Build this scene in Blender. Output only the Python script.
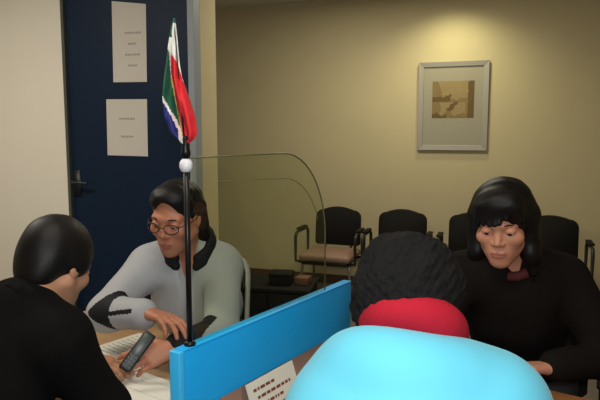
import bpy, bmesh, math, random
import numpy as np
from mathutils import Vector, Matrix

random.seed(4)
rng = np.random.default_rng(7)
scene = bpy.context.scene
for o in list(bpy.data.objects):
    bpy.data.objects.remove(o)
col = scene.collection

# ------------------------------------------------------------------ camera
cam_d = bpy.data.cameras.new('camera')
cam = bpy.data.objects.new('camera', cam_d)
col.objects.link(cam)
cam_d.sensor_width = 36.0
cam_d.lens = 583.0 / 600.0 * 36.0
cam.location = (0, 0, 1.45)
cam.rotation_euler = (math.radians(90 - 6.4), 0, math.radians(19))
cam_d.clip_start = 0.02
scene.camera = cam

# ------------------------------------------------------------------ world, lights, exposure
world = bpy.data.worlds.new('world')
scene.world = world
world.use_nodes = True
bg = world.node_tree.nodes['Background']
bg.inputs['Color'].default_value = (1.0, 0.9, 0.75, 1)
bg.inputs['Strength'].default_value = 0.02
scene.view_settings.view_transform = 'Standard'
scene.view_settings.look = 'None'
scene.view_settings.gamma = 1.0
scene.view_settings.use_curve_mapping = False
scene.view_settings.exposure = 0.0


def area(name, loc, rot, size, power, colour, size_y=None):
    l = bpy.data.lights.new(name, 'AREA')
    l.energy = power
    l.color = colour
    l.size = size
    if size_y:
        l.shape = 'RECTANGLE'
        l.size_y = size_y
    o = bpy.data.objects.new(name, l)
    o.location = loc
    o.rotation_euler = rot
    col.objects.link(o)
    return o


def spot(name, loc, target, power, colour, angle, blend, radius=0.05):
    l = bpy.data.lights.new(name, 'SPOT')
    l.energy = power
    l.color = colour
    l.spot_size = math.radians(angle)
    l.spot_blend = blend
    l.shadow_soft_size = radius
    o = bpy.data.objects.new(name, l)
    o.location = loc
    d = Vector(target) - Vector(loc)
    o.rotation_euler = d.to_track_quat('-Z', 'Y').to_euler()
    col.objects.link(o)
    return o


WARM = (1.0, 0.93, 0.76)
# the camera's own small flash beside its lens
area('camera_flash', (0.03, -0.03, 1.56), (math.radians(83), 0, math.radians(19)), 0.06, 14.5, (0.95, 0.98, 1.0))
# unseen ceiling panels added to brighten the desks, door wall and waiting area
area('desk_fill_lamp', (-0.3, 0.75, 2.66), (0, 0, 0), 1.2, 16.0, (1.0, 0.93, 0.82), 0.3)
area('door_fill_lamp', (-2.7, 1.5, 2.66), (0, 0, 0), 1.2, 33.0, (1.0, 0.94, 0.82), 0.3)
area('waiting_fill_lamp', (-0.9, 4.15, 2.66), (0, 0, 0), 1.2, 22.0, WARM, 0.3)
spot('wall_wash_lamp', (-0.42, 4.95, 2.64), (-0.42, 5.3, 0.0), 29.0, (1.0, 0.94, 0.58), 140, 1.0, 0.06)


# ------------------------------------------------------------------ materials
def mat(name, colour, rough=0.6, metal=0.0, noise=0.0, nscale=20.0, bump=0.0, bscale=200.0, spec=0.4,
        stretch=None, coat=0.0, sheen=0.0):
    m = bpy.data.materials.new(name)
    m.use_nodes = True
    nt = m.node_tree
    b = nt.nodes['Principled BSDF']
    b.inputs['Base Color'].default_value = (*colour, 1)
    b.inputs['Roughness'].default_value = rough
    b.inputs['Metallic'].default_value = metal
    b.inputs['Specular IOR Level'].default_value = spec
    b.inputs['Coat Weight'].default_value = coat
    b.inputs['Sheen Weight'].default_value = sheen
    tc = nt.nodes.new('ShaderNodeTexCoord')
    vec = tc.outputs['Object']
    if stretch:
        mp = nt.nodes.new('ShaderNodeMapping')
        mp.inputs['Scale'].default_value = stretch
        nt.links.new(vec, mp.inputs['Vector'])
        vec = mp.outputs['Vector']
    if noise:
        n = nt.nodes.new('ShaderNodeTexNoise')
        n.inputs['Scale'].default_value = nscale
        n.inputs['Detail'].default_value = 4
        nt.links.new(vec, n.inputs['Vector'])
        r = nt.nodes.new('ShaderNodeMapRange')
        r.inputs['To Min'].default_value = 1 - noise
        r.inputs['To Max'].default_value = 1 + noise
        nt.links.new(n.outputs['Fac'], r.inputs['Value'])
        mx = nt.nodes.new('ShaderNodeMix')
        mx.data_type = 'RGBA'
        mx.blend_type = 'MULTIPLY'
        mx.inputs[0].default_value = 1.0
        mx.inputs[6].default_value = (*colour, 1)
        nt.links.new(r.outputs['Result'], mx.inputs[7])
        nt.links.new(mx.outputs[2], b.inputs['Base Color'])
    if bump:
        n2 = nt.nodes.new('ShaderNodeTexNoise')
        n2.inputs['Scale'].default_value = bscale
        n2.inputs['Detail'].default_value = 3
        nt.links.new(vec, n2.inputs['Vector'])
        bp = nt.nodes.new('ShaderNodeBump')
        bp.inputs['Strength'].default_value = bump
        bp.inputs['Distance'].default_value = 0.004
        nt.links.new(n2.outputs['Fac'], bp.inputs['Height'])
        nt.links.new(bp.outputs['Normal'], b.inputs['Normal'])
    return m


M = {}
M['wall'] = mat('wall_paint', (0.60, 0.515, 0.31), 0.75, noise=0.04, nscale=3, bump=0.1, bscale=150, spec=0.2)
M['wall_cream'] = mat('cream_paint', (0.80, 0.74, 0.63), 0.75, noise=0.03, nscale=3, bump=0.1, bscale=150, spec=0.2)
M['ceiling'] = mat('ceiling_tile', (0.72, 0.69, 0.6), 0.9, noise=0.04, nscale=30)
M['floor'] = mat('floor_carpet', (0.16, 0.13, 0.1), 0.95, noise=0.2, nscale=60, bump=0.5, bscale=300)
M['skirting'] = mat('skirting_wood', (0.12, 0.07, 0.04), 0.5, noise=0.2, nscale=8, stretch=(1, 1, 10))
M['navy'] = mat('navy_door_paint', (0.004, 0.015, 0.040), 0.5, noise=0.08, nscale=6, spec=0.2)
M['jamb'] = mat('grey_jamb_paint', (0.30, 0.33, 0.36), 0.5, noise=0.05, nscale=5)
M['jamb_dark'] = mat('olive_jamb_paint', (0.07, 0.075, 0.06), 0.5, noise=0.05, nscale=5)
M['handle'] = mat('door_handle_metal', (0.06, 0.065, 0.065), 0.5, metal=0.8, noise=0.05)
M['paper'] = mat('notice_paper', (0.60, 0.56, 0.49), 0.8, noise=0.02, nscale=10, spec=0.2)
M['paper_desk'] = mat('desk_paper', (0.72, 0.68, 0.58), 0.8, noise=0.02, nscale=10, spec=0.2)
M['ink'] = mat('faded_ink', (0.36, 0.33, 0.30), 0.8, noise=0.1, nscale=80, spec=0.2)
M['ink_red'] = mat('brown_ink', (0.20, 0.06, 0.04), 0.8, noise=0.1, nscale=80, spec=0.2)
M['blue'] = mat('blue_divider_laminate', (0.010, 0.42, 0.95), 0.45, noise=0.04, nscale=6, spec=0.4)
M['blue_edge'] = mat('bright_blue_edging', (0.05, 0.52, 0.98), 0.4, noise=0.03, nscale=6, spec=0.4)
M['wood'] = mat('desk_wood_veneer', (0.36, 0.15, 0.055), 0.4, noise=0.3, nscale=7, stretch=(1, 9, 1), spec=0.4)
M['wood_pale'] = mat('desk_pale_veneer', (0.42, 0.25, 0.12), 0.45, noise=0.2, nscale=7, stretch=(1, 9, 1), spec=0.4)
M['black_metal'] = mat('black_post_metal', (0.012, 0.012, 0.013), 0.35, metal=0.4, noise=0.1)
M['chrome'] = mat('dull_chrome', (0.55, 0.54, 0.52), 0.3, metal=0.9, noise=0.05)
M['white_plastic'] = mat('white_plastic', (0.75, 0.75, 0.8), 0.4, noise=0.03)
M['chair_black'] = mat('black_chair_fabric', (0.012, 0.011, 0.010), 0.85, noise=0.2, nscale=90, bump=0.3, bscale=400, spec=0.2)
M['chair_frame'] = mat('dark_chair_tube', (0.03, 0.03, 0.022), 0.4, metal=0.3, noise=0.1)
M['seat_brown'] = mat('brown_seat_cover', (0.30, 0.185, 0.13), 0.6, noise=0.15, nscale=12, spec=0.5)
M['seat_grey'] = mat('pale_chair_shell', (0.42, 0.41, 0.38), 0.5, noise=0.05)
M['frame'] = mat('silver_grey_frame', (0.36, 0.335, 0.29), 0.4, noise=0.05, nscale=10, stretch=(1, 1, 4))
M['mount'] = mat('mount_board', (0.36, 0.33, 0.25), 0.9, noise=0.03)
M['sep_light'] = mat('sepia_light', (0.32, 0.235, 0.11), 0.8, noise=0.12, nscale=30)
M['sep_mid'] = mat('sepia_middle', (0.235, 0.165, 0.068), 0.8, noise=0.25, nscale=40)
M['sep_dark'] = mat('sepia_dark', (0.14, 0.088, 0.03), 0.8, noise=0.25, nscale=40)
M['hair'] = mat('black_hair', (0.005, 0.004, 0.0038), 0.5, noise=0.3, nscale=60, bump=0.15, bscale=60, stretch=(6, 6, 0.6), spec=0.25)
M['hair_soft'] = mat('black_curly_hair', (0.0085, 0.008, 0.008), 0.85, noise=0.4, nscale=90, bump=1.0, bscale=140, spec=0.1)
M['eye_white'] = mat('eye_white', (0.45, 0.42, 0.38), 0.3, noise=0.03)
M['iris'] = mat('eye_iris', (0.012, 0.008, 0.006), 0.2, noise=0.1)
M['cyan'] = mat('cyan_jacket_cloth', (0.115, 0.50, 0.66), 0.7, noise=0.05, nscale=9, bump=0.15, bscale=60, spec=0.25, sheen=0.1)
M['red'] = mat('red_lining_cloth', (0.36, 0.010, 0.024), 0.85, noise=0.08, nscale=12, bump=0.3, bscale=300, spec=0.15)
M['white_cloth'] = mat('white_jacket_cloth', (0.385, 0.39, 0.40), 0.75, noise=0.05, nscale=8, bump=0.15, bscale=80, spec=0.2)
M['black_cloth'] = mat('black_cloth', (0.0055, 0.005, 0.005), 0.9, noise=0.2, nscale=40, bump=0.3, bscale=300, spec=0.06)
M['black_patch'] = mat('black_jacket_panel', (0.009, 0.009, 0.011), 0.7, noise=0.2, nscale=40, bump=0.2, bscale=300, spec=0.2)
M['dark_brown_cloth'] = mat('charcoal_brown_cloth', (0.0095, 0.0072, 0.0062), 0.9, noise=0.2, nscale=40, bump=0.3, bscale=250, spec=0.08)
M['maroon'] = mat('maroon_cloth', (0.07, 0.012, 0.012), 0.85, noise=0.15, nscale=40)
M['trouser'] = mat('dark_trouser_cloth', (0.02, 0.02, 0.025), 0.9, noise=0.2, nscale=40)
M['shoe'] = mat('black_shoe_leather', (0.01, 0.01, 0.01), 0.4, noise=0.1)
M['phone'] = mat('dark_phone_body', (0.012, 0.013, 0.014), 0.4, noise=0.1)
M['phone_face'] = mat('grey_phone_face', (0.055, 0.065, 0.055), 0.35, noise=0.15, nscale=60)
M['lens_rim'] = mat('dark_spectacle_rim', (0.03, 0.012, 0.01), 0.3, noise=0.1)
M['f_red'] = mat('flag_red', (0.72, 0.02, 0.03), 0.7, noise=0.06, nscale=30)
M['f_green'] = mat('flag_green', (0.010, 0.10, 0.055), 0.7, noise=0.06, nscale=30)
M['f_blue'] = mat('flag_blue', (0.015, 0.02, 0.16), 0.7, noise=0.06, nscale=30)
M['f_white'] = mat('flag_white', (0.78, 0.77, 0.72), 0.7, noise=0.04, nscale=30)
M['f_gold'] = mat('flag_gold', (0.55, 0.36, 0.08), 0.7, noise=0.06, nscale=30)
M['f_black'] = mat('flag_black', (0.01, 0.01, 0.01), 0.7, noise=0.06, nscale=30)
M['box_brown'] = mat('brown_card', (0.16, 0.075, 0.04), 0.7, noise=0.1)
M['lamp_white'] = mat('lamp_housing', (0.75, 0.74, 0.7), 0.5, noise=0.02)


def skin_mat(name, c, rough=0.5):
    m = mat(name, c, rough, noise=0.10, nscale=18, bump=0.08, bscale=350, spec=0.4)
    b = m.node_tree.nodes['Principled BSDF']
    b.inputs['Subsurface Weight'].default_value = 0.08
    b.inputs['Subsurface Radius'].default_value = (0.012, 0.005, 0.003)
    return m


M['skin_mid'] = skin_mat('brown_skin', (0.44, 0.175, 0.098))
M['lips_mid'] = mat('brown_lips', (0.34, 0.12, 0.08), 0.4, noise=0.1)
M['skin_left'] = skin_mat('tan_skin', (0.46, 0.23, 0.13))
M['lips_left'] = mat('tan_lips', (0.34, 0.11, 0.09), 0.4, noise=0.1)
M['skin_right'] = skin_mat('light_brown_skin', (0.53, 0.235, 0.145))
M['lips_right'] = mat('rose_lips', (0.42, 0.15, 0.105), 0.4, noise=0.1)
M['skin_man'] = skin_mat('deep_brown_skin', (0.22, 0.10, 0.06))
M['lips_man'] = mat('deep_lips', (0.16, 0.06, 0.05), 0.4, noise=0.1)


def glow(name, colour, strength):
    m = bpy.data.materials.new(name)
    m.use_nodes = True
    nt = m.node_tree
    nt.nodes.clear()
    out = nt.nodes.new('ShaderNodeOutputMaterial')
    e = nt.nodes.new('ShaderNodeEmission')
    e.inputs['Color'].default_value = (*colour, 1)
    e.inputs['Strength'].default_value = strength
    nt.links.new(e.outputs[0], out.inputs['Surface'])
    return m


M['fill_glow'] = glow('fill_glow', (1.0, 0.86, 0.62), 2.0)


def glass_mat(name, tint, gloss):
    m = bpy.data.materials.new(name)
    m.use_nodes = True
    nt = m.node_tree
    nt.nodes.clear()
    out = nt.nodes.new('ShaderNodeOutputMaterial')
    tr = nt.nodes.new('ShaderNodeBsdfTransparent')
    tr.inputs['Color'].default_value = (*tint, 1)
    gl = nt.nodes.new('ShaderNodeBsdfGlossy')
    gl.inputs['Roughness'].default_value = 0.03
    gl.inputs['Color'].default_value = (0.9, 1.0, 0.92, 1)
    lw = nt.nodes.new('ShaderNodeLayerWeight')
    lw.inputs['Blend'].default_value = 0.5
    pw = nt.nodes.new('ShaderNodeMath')
    pw.operation = 'POWER'
    pw.inputs[1].default_value = 5.0
    nt.links.new(lw.outputs['Facing'], pw.inputs[0])
    fr = nt.nodes.new('ShaderNodeMath')
    fr.operation = 'MULTIPLY_ADD'
    fr.inputs[1].default_value = 0.8
    fr.inputs[2].default_value = gloss
    nt.links.new(pw.outputs[0], fr.inputs[0])
    mx = nt.nodes.new('ShaderNodeMixShader')
    nt.links.new(fr.outputs[0], mx.inputs[0])
    nt.links.new(tr.outputs[0], mx.inputs[1])
    nt.links.new(gl.outputs[0], mx.inputs[2])
    nt.links.new(mx.outputs[0], out.inputs['Surface'])
    return m


M['glass'] = glass_mat('green_tinted_glass', (0.925, 0.945, 0.875), 0.03)
M['glass_edge'] = mat('dark_glass_edge', (0.13, 0.12, 0.06), 0.3, noise=0.1)
M['glass_line'] = mat('olive_inner_line', (0.20, 0.18, 0.09), 0.3, noise=0.1)
M['clear_plastic'] = glass_mat('clear_stand_plastic', (0.85, 0.88, 0.9), 0.03)


# ------------------------------------------------------------------ object helpers
def tag(o, label=None, cat=None, group=None, kind=None):
    if label: o['label'] = label
    if cat: o['category'] = cat
    if group: o['group'] = group
    if kind: o['kind'] = kind
    return o


def thing(name, label, cat, loc=(0, 0, 0), rz=0.0, group=None):
    o = bpy.data.objects.new(name, None)
    o.empty_display_size = 0.1
    o.location = loc
    o.rotation_euler = (0, 0, rz)
    col.objects.link(o)
    return tag(o, label, cat, group)


def link_mesh(name, me, mats, parent=None):
    o = bpy.data.objects.new(name, me)
    for m in (mats if isinstance(mats, (list, tuple)) else [mats]):
        me.materials.append(m)
    col.objects.link(o)
    if parent: o.parent = parent
    return o


def obj(name, bm, mats, parent=None, smooth=True, bevel=0.0, seg=2):
    bmesh.ops.recalc_face_normals(bm, faces=bm.faces)
    me = bpy.data.meshes.new(name)
    for f in bm.faces: f.smooth = smooth
    bm.to_mesh(me)
    bm.free()
    o = link_mesh(name, me, mats, parent)
    if bevel:
        md = o.modifiers.new('bevel', 'BEVEL')
        md.width = bevel
        md.segments = seg
        md.limit_method = 'ANGLE'
        md.angle_limit = math.radians(40)
    return o


def BM(): return bmesh.new()


def box(bm, lo, hi, mi=0, mtx=None):
    lo, hi = Vector(lo), Vector(hi)
    vs = [bm.verts.new((x, y, z)) for x in (lo.x, hi.x) for y in (lo.y, hi.y) for z in (lo.z, hi.z)]
    if mtx:
        for v in vs: v.co = mtx @ v.co
    for q in ((0, 1, 3, 2), (4, 6, 7, 5), (0, 4, 5, 1), (2, 3, 7, 6), (0, 2, 6, 4), (1, 5, 7, 3)):
        f = bm.faces.new([vs[i] for i in q])
        f.material_index = mi
    return vs


def tube(bm, pts, r, n=10, closed=False, mi=0):
    pts = [Vector(p) for p in pts]
    N = len(pts)
    rings = []
    prev = None
    for i, p in enumerate(pts):
        if closed:
            t = (pts[(i + 1) % N] - pts[i - 1]).normalized()
        elif i == 0: t = (pts[1] - p).normalized()
        elif i == N - 1: t = (p - pts[-2]).normalized()
        else: t = ((pts[i + 1] - p).normalized() + (p - pts[i - 1]).normalized()).normalized()
        if prev is None:
            a = Vector((0, 0, 1)) if abs(t.z) < 0.9 else Vector((1, 0, 0))
            u = t.cross(a).normalized()
        else:
            u = (prev - t * prev.dot(t)).normalized()
        prev = u
        w = t.cross(u)
        rr = r[i] if isinstance(r, (list, tuple)) else r
        rings.append([bm.verts.new(p + (u * math.cos(k * 2 * math.pi / n) + w * math.sin(k * 2 * math.pi / n)) * rr) for k in range(n)])
    M_ = N if closed else N - 1
    for i in range(M_):
        a, b = rings[i], rings[(i + 1) % N]
        for k in range(n):
            f = bm.faces.new((a[k], a[(k + 1) % n], b[(k + 1) % n], b[k]))
            f.material_index = mi
    if not closed:
        bm.faces.new(rings[0][::-1]).material_index = mi
        bm.faces.new(rings[-1]).material_index = mi


def lathe(bm, prof, c=(0, 0, 0), n=24, mi=0):
    c = Vector(c)
    rings = []
    for r, z in prof:
        rings.append([bm.verts.new(c + Vector((max(r, 1e-4) * math.cos(k * 2 * math.pi / n), max(r, 1e-4) * math.sin(k * 2 * math.pi / n), z))) for k in range(n)])
    for a, b in zip(rings, rings[1:]):
        for k in range(n):
            bm.faces.new((a[k], a[(k + 1) % n], b[(k + 1) % n], b[k])).material_index = mi
    bm.faces.new(rings[0][::-1]).material_index = mi
    bm.faces.new(rings[-1]).material_index = mi


def extrude_poly(bm, pts, thick, mi=0):
    """pts: 3D loop, thick: Vector"""
    thick = Vector(thick)
    a = [bm.verts.new(Vector(p)) for p in pts]
    b = [bm.verts.new(Vector(p) + thick) for p in pts]
    n = len(a)
    bm.faces.new(a).material_index = mi
    bm.faces.new(b[::-1]).material_index = mi
    for i in range(n):
        bm.faces.new((a[i], b[i], b[(i + 1) % n], a[(i + 1) % n])).material_index = mi


def copy_thing(root, loc, rz, label, group=None):
    r = root.copy()
    col.objects.link(r)
    r.location = loc
    r.rotation_euler = (0, 0, rz)
    r['label'] = label
    if group: r['group'] = group
    for ch in list(root.children):
        c = ch.copy()
        col.objects.link(c)
        c.parent = r
        for g in ch.children:
            d = g.copy()
            col.objects.link(d)
            d.parent = c
    return r


# ------------------------------------------------------------------ implicit surfaces (bodies, hair, clothes)
def R_from(fwd, up=(0, 0, 1)):
    f = np.array(fwd, float); f /= np.linalg.norm(f)
    r = np.cross(f, np.array(up, float)); r /= np.linalg.norm(r)
    u = np.cross(r, f)
    return np.stack([r, f, u], 1)          # columns: right, forward, up


class Sdf:
    def __init__(s, h): s.h = h; s.pr = []

    def cap(s, a, b, ra, rb, k=0.012, op='u'):
        s.pr.append(('cap', np.array(a, float), np.array(b, float), ra, rb, k, op)); return s

    def ell(s, c, r, R=None, k=0.012, op='u'):
        s.pr.append(('ell', np.array(c, float), np.array(r, float), np.eye(3) if R is None else R, None, k, op)); return s

    def half(s, p, n, k=0.004):            # cut away the side n points to
        n = np.array(n, float); s.pr.append(('half', np.array(p, float), n / np.linalg.norm(n), None, None, k, 'c')); return s

    def mesh(s, name, disp=None):
        h = s.h
        lo = np.full(3, 1e9); hi = -lo
        for p in s.pr:
            if p[6] != 'u': continue
            if p[0] == 'cap':
                m = max(p[3], p[4])
                lo = np.minimum(lo, np.minimum(p[1], p[2]) - m); hi = np.maximum(hi, np.maximum(p[1], p[2]) + m)
            else:
                e = np.sqrt(((p[3] * p[2]) ** 2).sum(1))
                lo = np.minimum(lo, p[1] - e); hi = np.maximum(hi, p[1] + e)
        lo = lo - 0.08; hi = hi + 0.08
        n = np.ceil((hi - lo) / h).astype(int) + 1
        F = np.full(n, 0.04, np.float32)
        ax = [(lo[i] + np.arange(n[i]) * h).astype(np.float32) for i in range(3)]
        for t, a, b, c, d, k, op in s.pr:
            if t == 'half':
                D = ((ax[0] - a[0]) * b[0])[:, None, None] + ((ax[1] - a[1]) * b[1])[None, :, None] + ((ax[2] - a[2]) * b[2])[None, None, :]
                F = np.maximum(F, D); continue
            pad = k + 0.03
            if t == 'cap':
                m = max(c, d); l = np.minimum(a, b) - m - pad; u = np.maximum(a, b) + m + pad
            else:
                e = np.sqrt(((c * b) ** 2).sum(1)); l = a - e - pad; u = a + e + pad
            i0 = np.maximum(np.floor((l - lo) / h).astype(int), 0); i1 = np.minimum(np.ceil((u - lo) / h).astype(int) + 1, n)
            if (i1 <= i0).any(): continue
            sl = tuple(slice(i0[q], i1[q]) for q in range(3))
            X = ax[0][sl[0]][:, None, None]; Y = ax[1][sl[1]][None, :, None]; Z = ax[2][sl[2]][None, None, :]
            if t == 'cap':
                ba = b - a; L = max(float(ba @ ba), 1e-9)
                tt = np.clip(((X - a[0]) * ba[0] + (Y - a[1]) * ba[1] + (Z - a[2]) * ba[2]) / L, 0, 1)
                D = np.sqrt((X - a[0] - tt * ba[0]) ** 2 + (Y - a[1] - tt * ba[1]) ** 2 + (Z - a[2] - tt * ba[2]) ** 2) - (c + (d - c) * tt)
            else:
                q = [(X - a[0]) * c[0, j] + (Y - a[1]) * c[1, j] + (Z - a[2]) * c[2, j] for j in range(3)]
                k0 = np.sqrt(sum((q[j] / b[j]) ** 2 for j in range(3))); k1 = np.sqrt(sum((q[j] / b[j] ** 2) ** 2 for j in range(3))) + 1e-6
                D = k0 * (k0 - 1) / k1
            G = F[sl]
            if op == 'u':
                hh = np.maximum(k - np.abs(G - D), 0) / k
                F[sl] = np.minimum(G, D) - hh * hh * k * 0.25
            else:
                D = -D
                hh = np.maximum(k - np.abs(G - D), 0) / k
                F[sl] = np.maximum(G, D) + hh * hh * k * 0.25
        if disp is not None:
            F = F + disp(ax[0][:, None, None], ax[1][None, :, None], ax[2][None, None, :]).astype(np.float32)
        return surf_net(name, F, lo, h)


def surf_net(name, F, lo, h):
    S = F < 0
    nx, ny, nz = F.shape
    cnt = np.zeros((nx - 1, ny - 1, nz - 1), np.uint8)
    for i in (0, 1):
        for j in (0, 1):
            for k in (0, 1):
                cnt += S[i:nx - 1 + i, j:ny - 1 + j, k:nz - 1 + k]
    act = np.argwhere((cnt > 0) & (cnt < 8))
    vid = np.full(cnt.shape, -1, np.int32)
    vid[act[:, 0], act[:, 1], act[:, 2]] = np.arange(len(act))
    cs = [(i, j, k) for i in (0, 1) for j in (0, 1) for k in (0, 1)]
    V = np.stack([F[act[:, 0] + c[0], act[:, 1] + c[1], act[:, 2] + c[2]] for c in cs], 1)
    acc = np.zeros((len(act), 3)); num = np.zeros(len(act))
    for p in range(8):
        for q in range(p + 1, 8):
            d = [abs(cs[p][m] - cs[q][m]) for m in range(3)]
            if sum(d) != 1: continue
            a, b = V[:, p], V[:, q]
            m = (a < 0) != (b < 0)
            t = a[m] / (a[m] - b[m])
            P = np.array(cs[p])[None] + t[:, None] * (np.array(cs[q]) - np.array(cs[p]))[None]
            acc[m] += P; num[m] += 1
    co = lo + (act + acc / num[:, None]) * h
    quads = []
    for axis in range(3):
        o1, o2 = [(1, 2), (2, 0), (0, 1)][axis]
        sl0 = [slice(0, None)] * 3; sl1 = [slice(0, None)] * 3
        sl0[axis] = slice(0, -1); sl1[axis] = slice(1, None)
        A = S[tuple(sl0)]; B = S[tuple(sl1)]
        e = np.argwhere(A != B)
        ok = (e[:, o1] > 0) & (e[:, o2] > 0) & (e[:, o1] < F.shape[o1] - 1) & (e[:, o2] < F.shape[o2] - 1)
        e = e[ok]
        flip = A[e[:, 0], e[:, 1], e[:, 2]]
        ids = []
        for d1, d2 in ((1, 1), (0, 1), (0, 0), (1, 0)):
            c = e.copy(); c[:, o1] -= d1; c[:, o2] -= d2
            ids.append(vid[c[:, 0], c[:, 1], c[:, 2]])
        q = np.stack(ids, 1)
        q[~flip] = q[~flip][:, ::-1]
        quads.append(q)
    q = np.concatenate(quads)
    q = q[(q >= 0).all(1)]
    me = bpy.data.meshes.new(name)
    me.vertices.add(len(co)); me.vertices.foreach_set('co', co.astype(np.float32).ravel())
    me.loops.add(q.size); me.loops.foreach_set('vertex_index', q.astype(np.int32).ravel())
    me.polygons.add(len(q))
    me.polygons.foreach_set('loop_start', np.arange(0, q.size, 4, dtype=np.int32))
    me.polygons.foreach_set('loop_total', np.full(len(q), 4, np.int32))
    me.polygons.foreach_set('use_smooth', np.ones(len(q), bool))
    me.update(calc_edges=True)
    me['n'] = 0
    me_cent = co[q].mean(1)
    return me, me_cent


def set_mats(me, idx):
    me.polygons.foreach_set('material_index', idx.astype(np.int32))
    me.update()


def waves(amp, freqs, seed):
    r = np.random.default_rng(seed)
    ks = [(r.normal(size=3), r.uniform(0, 6.28)) for _ in range(7)]

    def f(X, Y, Z):
        out = 0
        for (k, ph), fq in zip(ks, freqs * 7):
            k = k / np.linalg.norm(k) * fq
            out = out + np.sin(k[0] * X + k[1] * Y + k[2] * Z + ph)
        return out * (amp / 3.5)
    return f


# ------------------------------------------------------------------ the room shell
T = 0.12
YB = 5.4          # back wall
YP0, YP1 = 3.1, 3.37   # partition with the door
XP = -1.72        # free end of the partition
XL, XR, YR, ZC = -4.6, 2.6, -1.8, 2.7


def wall(name, lo, hi, m=None):
    bm = BM()
    box(bm, lo, hi)
    return tag(obj(name, bm, m or M['wall'], smooth=False), kind='structure')


bm = BM(); box(bm, (XL, YR, -0.1), (XR, YB, 0)); tag(obj('floor', bm, M['floor'], smooth=False), kind='structure')
bm = BM(); box(bm, (XL, YR, ZC), (XR, YB, ZC + 0.1)); tag(obj('ceiling', bm, M['ceiling'], smooth=False), kind='structure')
wall('wall_back', (XL, YB, 0), (XR, YB + T, ZC))
wall('wall_right', (XR, YR, 0), (XR + T, YB + T, ZC))
wall('wall_rear', (XL, YR - T, 0), (XR + T, YR, ZC), M['wall_cream'])
wall('wall_left', (XL - T, YR - T, 0), (XL, YB + T, ZC), M['wall_cream'])
DX0, DX1, DH = -2.665, -1.765, 2.5
bm = BM()
box(bm, (XL, YP0, 0), (DX0 - 0.005, YP1, ZC))
box(bm, (DX0 - 0.005, YP0, DH + 0.05), (DX1 + 0.002, YP1, ZC))
tag(obj('wall_partition', bm, M['wall_cream'], smooth=False), kind='structure')
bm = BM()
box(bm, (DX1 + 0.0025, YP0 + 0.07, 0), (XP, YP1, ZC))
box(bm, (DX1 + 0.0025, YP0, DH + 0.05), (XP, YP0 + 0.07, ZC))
tag(obj('wall_partition_end', bm, M['wall'], smooth=False), kind='structure')  # cream wall end; its dimmer light is put in by the darker paint
# door leaf
bm = BM(); box(bm, (DX0 + 0.02, YP0 + 0.015, 0.01), (DX1, YP0 + 0.06, DH))
door = tag(obj('door_1', bm, M['navy'], smooth=False, bevel=0.003), kind='structure')
bm = BM()
box(bm, (DX0 + 0.035, YP0 + 0.009, 1.05), (DX0 + 0.085, YP0 + 0.0149, 1.22))
tube(bm, [(DX0 + 0.06, YP0 + 0.012, 1.145), (DX0 + 0.06, YP0 - 0.035, 1.145), (DX0 + 0.075, YP0 - 0.045, 1.145), (DX0 + 0.18, YP0 - 0.045, 1.142)], 0.009)
h_ = obj('door_handle', bm, M['handle'], door)
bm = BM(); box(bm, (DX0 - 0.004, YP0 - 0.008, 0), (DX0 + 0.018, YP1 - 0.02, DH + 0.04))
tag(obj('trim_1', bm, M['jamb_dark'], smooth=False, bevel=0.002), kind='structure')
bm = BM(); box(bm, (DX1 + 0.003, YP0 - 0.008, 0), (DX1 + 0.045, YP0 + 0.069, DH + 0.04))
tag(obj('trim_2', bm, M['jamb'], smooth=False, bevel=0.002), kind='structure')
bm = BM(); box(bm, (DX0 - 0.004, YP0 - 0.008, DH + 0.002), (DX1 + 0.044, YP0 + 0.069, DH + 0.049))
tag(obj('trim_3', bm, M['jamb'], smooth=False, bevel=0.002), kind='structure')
for nm, lo, hi in (('baseboard_back', (XL + 0.001, YB - 0.014, 0.001), (XR - 0.001, YB - 0.001, 0.09)),
                   ('baseboard_right', (XR - 0.014, YR + 0.001, 0.001), (XR - 0.001, YB - 0.016, 0.09)),
                   ('baseboard_partition', (XL + 0.001, YP0 - 0.014, 0.001), (DX0 - 0.01, YP0 - 0.001, 0.09))):
    bm = BM(); box(bm, lo, hi)
    tag(obj(nm, bm, M['skirting'], smooth=False, bevel=0.003), kind='structure')


# unseen added panels and the spotlight (their lights are set at the top)
def fill_panel(x, y, label):
    t = thing('added_ceiling_light', label, 'light', (x, y, ZC), 0)
    bm = BM()
    for lo, hi in (((-0.64, -0.19, -0.035), (0.64, -0.155, -0.001)), ((-0.64, 0.155, -0.035), (0.64, 0.19, -0.001)),
                   ((-0.64, -0.154, -0.035), (-0.605, 0.154, -0.001)), ((0.605, -0.154, -0.035), (0.64, 0.154, -0.001))):
        box(bm, lo, hi)
    obj('frame', bm, M['lamp_white'], t, smooth=False, bevel=0.003)
    bm = BM(); box(bm, (-0.604, -0.153, -0.028), (0.604, 0.153, -0.014))
    obj('diffuser', bm, M['fill_glow'], t, smooth=False)


fill_panel(-0.3, 0.75, 'unseen ceiling light panel added above the desks')
fill_panel(-2.7, 1.5, 'unseen ceiling light panel added before the navy door')
fill_panel(-0.9, 4.15, 'unseen ceiling light panel added above the waiting area')
t = thing('ceiling_spotlight', 'small round ceiling spotlight washing the wall above the framed picture', 'light', (-0.42, 4.95, ZC))
bm = BM(); lathe(bm, [(0.05, -0.001), (0.075, -0.001), (0.075, -0.012), (0.05, -0.018), (0.05, -0.001)], n=28)
obj('trim_ring', bm, M['lamp_white'], t)

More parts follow.
